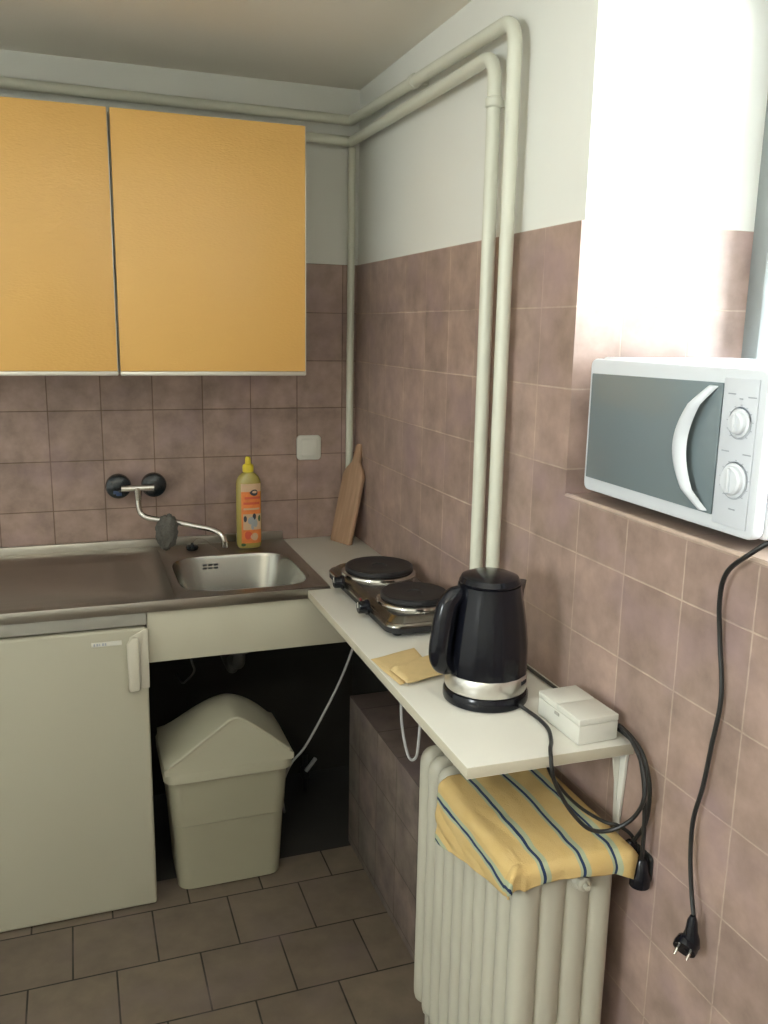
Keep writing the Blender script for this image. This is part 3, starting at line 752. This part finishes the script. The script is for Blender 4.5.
# ------------------------------------------------------------------ radiator
rd = thing('radiator', 'cream column radiator against the right wall below the worktop end', 'radiator', (-.15, -1.38, 0))
RX0, RX1 = -.233, -.045; RW = RX1-RX0; RZ0, RZ1 = .075, .688
cols = [RX0+RW*(k+.5)/4 for k in range(4)]; cr = RW/8
NS = 10; pitch = .0452
def section(yc):
    bm = NB(); nx, nz = 48, 40; F = []; Bk = []
    for i in range(nx+1):
        x = RX0+RW*i/nx; cf = []; cb = []
        k = min(3, int((x-RX0)/(RW/4)-1e-9)); q = (x-cols[k])/cr
        outer = (k == 0 and q < 0) or (k == 3 and q > 0)
        tcol = .0205*math.sqrt(max(0, 1-q*q*(.985 if outer else .80)))
        e = min(1, min(x-RX0, RX1-x)/.03); rad = .03*(1-math.sqrt(max(0, 1-(1-e)**2)))
        z0, z1 = RZ0+rad, RZ1-rad
        for j in range(nz+1):
            s = j/nz; s = .5-.5*math.cos(PI*s); z = z0+(z1-z0)*s
            dz = max(0, min(z-z0, z1-z)); hub = max(0, 1-abs(dz-.04)/.05)
            edge = math.sqrt(max(0, min(1, dz/.018))); 
            t_ = (tcol*(1-hub*.6)+hub*.6*(.0185 if not outer else tcol))*edge+.0006
            cf.append(bm.verts.new((x, yc-t_, z))); cb.append(bm.verts.new((x, yc+t_, z)))
        F.append(cf); Bk.append(cb)
    for i in range(nx):
        for j in range(nz):
            bm.faces.new([F[i][j], F[i+1][j], F[i+1][j+1], F[i][j+1]]); bm.faces.new([Bk[i][j], Bk[i][j+1], Bk[i+1][j+1], Bk[i+1][j]])
    for i in range(nx):
        for j in (0, nz): bm.faces.new([F[i][j], Bk[i][j], Bk[i+1][j], F[i+1][j]])
    for j in range(nz):
        for i in (0, nx): bm.faces.new([F[i][j], F[i][j+1], Bk[i][j+1], Bk[i][j]])
    return bm
s0 = obj('section', section(0), M['rad'], rd, ang=60)
yn = -1.612
s0.matrix_parent_inverse = Matrix.Translation(rd.location).inverted(); s0.location = (0, yn, 0)
for k in range(1, NS):
    c = s0.copy(); C.objects.link(c); c.parent = rd; c.matrix_parent_inverse = s0.matrix_parent_inverse.copy(); c.location = (0, yn+pitch*k, 0)
for (x, z) in ((cols[0]+.02, RZ1-.045), (cols[3]-.02, RZ1-.045), (cols[0]+.02, RZ0+.045), (cols[3]-.02, RZ0+.045)):
    bm = NB(); tube(bm, [(x, yn, z), (x, yn+pitch*(NS-1)+.01, z)], .014, 14)
    obj('connecting_tube', bm, M['rad'], rd, ang=60)
bm = NB(); m = Matrix.Rotation(PI/2, 4, 'X')
lathe(bm, [(.017, 0), (.017, .010), (.013, .014), (.013, .022), (.009, .025), (0, .025)], (-.118, yn-.012, .640), 8, mtx=m)
lathe(bm, [(.005, .025), (.005, .034), (0, .034)], (-.118, yn-.012, .640), 12, mtx=m)
obj('end_plug', bm, M['rad'], rd, label='small cream plug screwed into the end section')
for yy in (yn, yn+pitch*(NS-1)):
    for xx in (RX0+.03, RX1-.055):
        bm = NB(); box(bm, (xx, yy-.010, .001), (xx+.025, yy+.010, RZ0+.03), .003); obj('foot', bm, M['rad'], rd)

# ------------------------------------------------------------------ striped cloth over the radiator
def drape():
    bm = NB(); uvl = bm.loops.layers.uv.new('UVMap')
    nx, ny = 120, 110; u0, u1 = -.392, -.022; v0, v1 = -1.716, -1.352
    XE, YE, ZT = -.2385, -1.639, .6955
    V = []; UM = {}
    for i in range(nx+1):
        row = []
        for j in range(ny+1):
            u = u0+(u1-u0)*i/nx; v = v0+(v1-v0)*j/ny
            # the hem is uneven: flap shorter towards the near end
            fl = min(1, max(0, (v+1.64)/.29)); umin = XE-(.056+.080*fl+.004*noise.noise(Vector((v*14, 3, 1)))); UM[j] = umin
            u_ = max(u, umin)
            fr = min(1, max(0, (u_+.26)/.22)); vmin = YE-(.046-.016*math.sin(fr*PI)+.008*fr+.006*noise.noise(Vector((u_*22, 4, 2))))
            v_ = YE+(v-YE)*((YE-vmin)/(YE-v0)) if v < YE else v
            ox = max(0, XE-u_); oy = max(0, YE-v_)
            r = .014
            def bend(o):
                if o < r*PI/2: a = o/r; return r*math.sin(a), r*(1-math.cos(a))
                return r, r+(o-r*PI/2)
            bx_, dzx = bend(ox); by_, dzy = bend(oy)
            x = max(u_, XE)-bx_; y = max(v_, YE)-by_
            both = min(ox, oy); z = ZT-dzx-dzy
            if both > 0: z += both*1.0; x -= both*.12; y -= both*.18
            w1 = noise.noise(Vector((u_*9, v_*4, 2.1))); w2 = noise.noise(Vector((u_*26, v_*10, 7)))
            if ox > 0: x -= abs(w1)*.016*min(1, ox/.05)+.006*abs(w2)
            elif oy > 0: y -= abs(w1)*.016*min(1, oy/.03)+.004*abs(w2)
            z += (.007*max(0, w1)+.005*max(0, w2)) if (ox == 0 and oy == 0) else 0
            if u_ > -.05:    # right side sags over the radiator's wall side
                k = (u_+.05)/.028; z -= .018*k*k; 
            if u_ > -.07 and oy > 0: y -= .010*math.sin(min(1, (u_+.07)/.045)*PI)
            row.append(bm.verts.new((x, y, z)))
        V.append(row)
    for i in range(nx):
        for j in range(ny):
            f = bm.faces.new([V[i][j], V[i+1][j], V[i+1][j+1], V[i][j+1]])
            for l, (a, b) in zip(f.loops, ((i, j), (i+1, j), (i+1, j+1), (i, j+1))):
                uu = max(u0+(u1-u0)*a/nx, UM[b]); vv = v0+(v1-v0)*b/ny
                uu += .007*noise.noise(Vector((vv*9, 1, uu*3)))+.0025*noise.noise(Vector((vv*28, 5, uu*3)))
                l[uvl].uv = (uu, vv)
    bmesh.ops.dissolve_degenerate(bm, dist=1e-5, edges=bm.edges)
    return bm
o = obj('striped_cloth', drape(), M['cloth'], ang=80, recalc=False)
sm = o.modifiers.new('thick', 'SOLIDIFY'); sm.thickness = .0035; sm.offset = 1
tag(o, 'yellow cloth with dark blue stripes draped over the top of the radiator', 'cloth')

# ------------------------------------------------------------------ microwave
mw = thing('microwave', 'white microwave oven standing on the tiled window sill', 'microwave', (.16, -1.58, SILL))
MY0, MY1, MX0, MX1, MZ0, MZ1 = -1.793, -1.357, .014, .330, 1.248, 1.491
bm = NB(); box(bm, (MX0+.022, MY0, MZ0), (MX1, MY1, MZ1), .008, seg=3); obj('housing', bm, M['mw'], mw)
bm = NB(); prism(bm, rrect((MY0+MY1)/2, (MZ0+MZ1)/2-.001, MY1-MY0, MZ1-MZ0-.004, .014), MX0, MX0+.021, 'yz', .005); obj('front_frame', bm, M['mw'], mw)
bm = NB(); prism(bm, [(-1.370, 1.274), (-1.370, 1.462), (-1.7095, 1.466), (-1.7095, 1.272)], MX0-.004, MX0-.0003, 'yz', .0015); dr = obj('door_glass', bm, M['mw_glass'], mw, label='dark grey see-through door glass')
bm = NB(); prism(bm, [(-1.7115, 1.262), (-1.7115, 1.474), (-1.780, 1.474), (-1.780, 1.262)], MX0-.003, MX0-.0003, 'yz', .001); cp = obj('control_panel', bm, M['mw_grey'], mw)
# bowed handle
bm = NB(); N_ = 26; L1 = []; 
for i in range(N_+1):
    s = i/N_; z = 1.276+(1.461-1.276)*s; bow = math.sin(PI*s); y = -1.692+.047*bow
    hw = .009+.007*bow; xo = MX0-.004-.001-.016*min(1, math.sin(PI*s)*2.2)
    L1.append([bm.verts.new(p) for p in ((xo+.002, y-hw, z), (xo-.004, y-hw*.6, z), (xo-.006, y, z), (xo-.004, y+hw*.6, z), (xo+.002, y+hw, z), (min(xo+.010, MX0-.004), y, z))])
for a, b in zip(L1, L1[1:]):
    for k in range(6): bm.faces.new([a[k], a[(k+1) % 6], b[(k+1) % 6], b[k]])
bm.faces.new(L1[0]); bm.faces.new(L1[-1]); obj('handle', bm, M['mw'], dr, ang=60, label='bowed white handle')
RYm = Matrix.Rotation(-PI/2, 4, 'Y')
for z, r in ((1.412, .0165), (1.330, .021)):
    bm = NB(); lathe(bm, [(r+.004, .0), (r+.004, .002), (r, .003), (r-.001, .008), (r-.004, .0105), (0, .0105)], (MX0-.003, -1.750, z), 36, mtx=RYm)
    box(bm, (MX0-.017, -1.7535, z-r+.003), (MX0-.012, -1.7465, z+r-.003), .002)
    obj('dial', bm, M['mw'], cp, label='round white dial')
for z, r in ((1.412, .025), (1.330, .029)):
    bm = NB(); lathe(bm, [(r-.0022, 0), (r-.0022, .0003), (r-.0016, .0003), (r-.0016, 0)], (MX0-.003, -1.750, z), 40, mtx=RYm)
    for k in range(11):
        a = math.radians(-140+k*28)
        box(bm, (MX0-.0036, -1.750+r*math.sin(a)-.0014, z+r*math.cos(a)-.0005), (MX0-.0028, -1.750+r*math.sin(a)+.0014, z+r*math.cos(a)+.0005))
    obj('dial_scale', bm, M['mw_dark'], cp, label='grey printed ring of dial marks')
for (y0, y1, z) in ((-1.722, -1.737, 1.452), (-1.745, -1.752, 1.446), (-1.762, -1.778, 1.449), (-1.719, -1.734, 1.370), (-1.762, -1.778, 1.369), (-1.745, -1.757, 1.288)):
    bm = NB(); box(bm, (MX0-.0036, y1, z-.0009), (MX0-.0028, y0, z+.0009))
    obj('printed_mark', bm, M['mw_dark'], cp, label='tiny grey printed word')
bm = NB()
for i in range(8): box(bm, (MX1-.13+i*.012, MY0-.0008, MZ0+.14), (MX1-.124+i*.012, MY0+.0004, MZ0+.20))
obj('vent', bm, M['mw_dark'], mw)
for (x, y) in ((MX0+.11, MY0+.06), (MX0+.11, MY1-.06), (MX1-.04, MY0+.04), (MX1-.04, MY1-.04)):
    bm = NB(); lathe(bm, [(.010, SILL+.0008), (.012, SILL+.004), (.012, MZ0+.001)], (x, y, 0), 16); obj('foot', bm, M['mw_dark'], mw)
bm = NB()
mp_ = [(.332, -1.74, 1.29), (.345, -1.83, 1.27), (.28, -1.89, 1.242), (.16, -1.895, 1.245), (.06, -1.882, 1.268), (.0, -1.862, 1.272), (-.026, -1.828, 1.240), (-.022, -1.790, 1.205), (-.016, -1.776, 1.16), (-.010, -1.778, 1.10), (-.010, -1.792, 1.02), (-.012, -1.785, .94), (-.014, -1.778, .87), (-.016, -1.767, .81), (-.017, -1.770, .75), (-.020, -1.783, .70), (-.024, -1.797, .668), (-.026, -1.800, .655)]
tube(bm, spline(mp_, 10), .0036, 10)
cd = obj('cord', bm, M['cable'], mw, label='black cord hanging down the tiled wall')
bm = NB()
lathe(bm, [(.0042, .030), (.0075, .022), (.0095, .004), (.0135, -.008), (.0150, -.020), (.012, -.026), (0, -.026)], (-.0275, -1.800, .640), 24)
m = Matrix.Translation((-.030, -1.797, .622)) @ Matrix.Rotation(math.radians(28), 4, 'Z') @ Matrix.Rotation(math.radians(-118), 4, 'Y')
lathe(bm, [(.010, -.010), (.0165, -.004), (.0185, .006), (.0175, .013), (0, .013)], n=28, mtx=m)
pg = obj('plug', bm, M['black'], cd, ang=50)
bm = NB()
for s in (-1, 1):
    lathe(bm, [(.0024, .013), (.0024, .024), (.0012, .026), (0, .026)], n=12, mtx=m @ Matrix.Translation((0, s*.0095, 0)))
obj('pin', bm, M['chrome'], pg, label='metal plug pins')

# ------------------------------------------------------------------ white cables
bm = NB(); tube(bm, spline([(-.120, -.46, .829), (-.128, -.465, .70), (-.151, -.47, .623), (-.192, -.47, .522), (-.253, -.47, .406), (-.295, -.47, .337), (-.325, -.45, .289), (-.332, -.38, .20), (-.32, -.30, .10), (-.30, -.24, .004)], 10), .0036, 10)
tag(obj('white_cable', bm, M['cable_w']), 'long white cable slanting down from the worktop behind the waste bin', 'cable')
bm = NB(); tube(bm, spline([(-.25, -1.125, .828), (-.252, -1.135, .74), (-.251, -1.150, .69), (-.249, -1.180, .656), (-.248, -1.215, .675), (-.247, -1.225, .72), (-.24, -1.215, .78), (-.235, -1.205, .828)], 10), .0030, 10)
tag(obj('white_cable', bm, M['cable_w']), 'short white cable loop hanging under the worktop beside the radiator', 'cable')
# waste trap and tap hose under the bowl
dt = thing('drain_trap', 'dim grey drain pipe under the sink bowl behind the waste bin', 'pipe', (BX, BY, .40))
bm = NB(); tube(bm, rounded([(BX, BY, .692), (BX, BY, .56), (BX+.0, BY+.12, .53), (BX, BY+.12, .50), (BX, -.004, .50)], .03, 6), .018, 16); obj('waste_pipe', bm, M['dim'], dt)
bm = NB(); lathe(bm, [(.030, .60), (.034, .605), (.034, .64), (.028, .65)], (BX, BY, 0), 24); obj('trap_nut', bm, M['dim'], dt)
bm = NB(); tube(bm, spline([(-.60, -.35, .69), (-.607, -.40, .66), (-.600, -.42, .62), (-.592, -.40, .585), (-.60, -.30, .52), (-.60, -.15, .45), (-.60, -.003, .42)], 8), .003, 8)
tag(obj('thin_hose', bm, M['dim']), 'thin dim grey wire hanging under the sink above the bin lid', 'hose')
# floor valve in the dark corner
fv = thing('water_valve', 'small pipe valve with a pale lever standing in the dark corner by the floor', 'valve', (-.22, -.10, 0))
bm = NB(); tube(bm, [(-.20, -.12, .001), (-.20, -.12, .13)], .009, 12); lathe(bm, [(.014, .05), (.017, .055), (.017, .085), (.014, .09)], (-.20, -.12, 0), 12); obj('valve_body', bm, M['castiron'], fv)
bm = NB(); box(bm, (-.21, -.145, .10), (-.155, -.135, .112), .002, mtx=Matrix.Translation((-.18, -.14, .1)) @ Matrix.Rotation(-.9, 4, 'Y') @ Matrix.Translation((.18, .14, -.1))); obj('lever', bm, M['cable_w'], fv, label='pale lever')

# ------------------------------------------------------------------ added fill lamp behind the camera and daylight
lp = thing('fill_lamp', 'added round fill lamp on the ceiling behind the viewer', 'lamp', (-1.5, -3.0, CH))  # unseen lamp, added as soft fill for the room
bm = NB(); lathe(bm, [(.17, CH-.0005), (.175, CH-.01), (.175, CH-.03), (.16, CH-.035)], (-1.5, -3.0, 0), 40); obj('fill_lamp_base', bm, M['lampw'], lp)
bm = NB(); lathe(bm, [(.165, CH-.036), (.155, CH-.06), (.11, CH-.085), (.05, CH-.096), (0, CH-.098)], (-1.5, -3.0, 0), 40); obj('fill_lamp_shade', bm, emis('fill lamp glass', (1, .90, .72), 5), lp)
ld = bpy.data.lights.new('lamp', 'AREA'); ld.shape = 'DISK'; ld.size = .34; ld.energy = 12; ld.color = (1, .88, .68)  # warm fill light of the added lamp
lo = bpy.data.objects.new('fill_light', ld); C.objects.link(lo); lo.location = (-1.5, -3.0, CH-.11); 
pd = bpy.data.lights.new('portal', 'AREA'); pd.shape = 'RECTANGLE'; pd.size = WTOP-SILL-.02; pd.size_y = WY1-WY0-.02; pd.cycles.is_portal = True
po = bpy.data.objects.new('window_portal', pd); C.objects.link(po); po.location = (.46, (WY0+WY1)/2, (SILL+WTOP)/2); po.rotation_euler = (0, PI/2, 0)

pd = bpy.data.lights.new('fill_portal', 'AREA'); pd.shape = 'RECTANGLE'; pd.size = FILLWIN[3]-FILLWIN[2]; pd.size_y = FILLWIN[1]-FILLWIN[0]; pd.cycles.is_portal = True  # sky portal for the added window
po = bpy.data.objects.new('window_portal', pd); C.objects.link(po); po.location = (XL-.11, (FILLWIN[0]+FILLWIN[1])/2, (FILLWIN[2]+FILLWIN[3])/2); po.rotation_euler = (0, -PI/2, 0)
w = bpy.data.worlds.new('sky'); bpy.context.scene.world = w; w.use_nodes = True
bg = w.node_tree.nodes['Background']; bg.inputs[0].default_value = (.93, .97, 1.0, 1); bg.inputs[1].default_value = 66

# ------------------------------------------------------------------ camera
cam = bpy.data.cameras.new('camera'); co = bpy.data.objects.new('camera', cam); C.objects.link(co)
yaw, pitch_, roll = .34435, .20683, .01826
cyw, syw = math.cos(yaw), math.sin(yaw)
f = Vector((syw*math.cos(pitch_), cyw*math.cos(pitch_), -math.sin(pitch_))); r = Vector((cyw, -syw, 0)); u = r.cross(f)
c_, s_ = math.cos(roll), math.sin(roll); r2 = c_*r+s_*u; u2 = -s_*r+c_*u
mw_ = Matrix((( r2.x, u2.x, -f.x), (r2.y, u2.y, -f.y), (r2.z, u2.z, -f.z))).to_4x4(); mw_.translation = (-.8739, -2.7381, 1.5326)
co.matrix_world = mw_
cam.sensor_fit = 'VERTICAL'; cam.sensor_height = 36; cam.lens = 870.43/1024*36; cam.clip_start = .02
sc = bpy.context.scene; sc.camera = co
sc.view_settings.view_transform = 'Standard'; sc.view_settings.look = 'None'; sc.view_settings.gamma = 1
sc.view_settings.use_curve_mapping = False; sc.view_settings.exposure = -.55
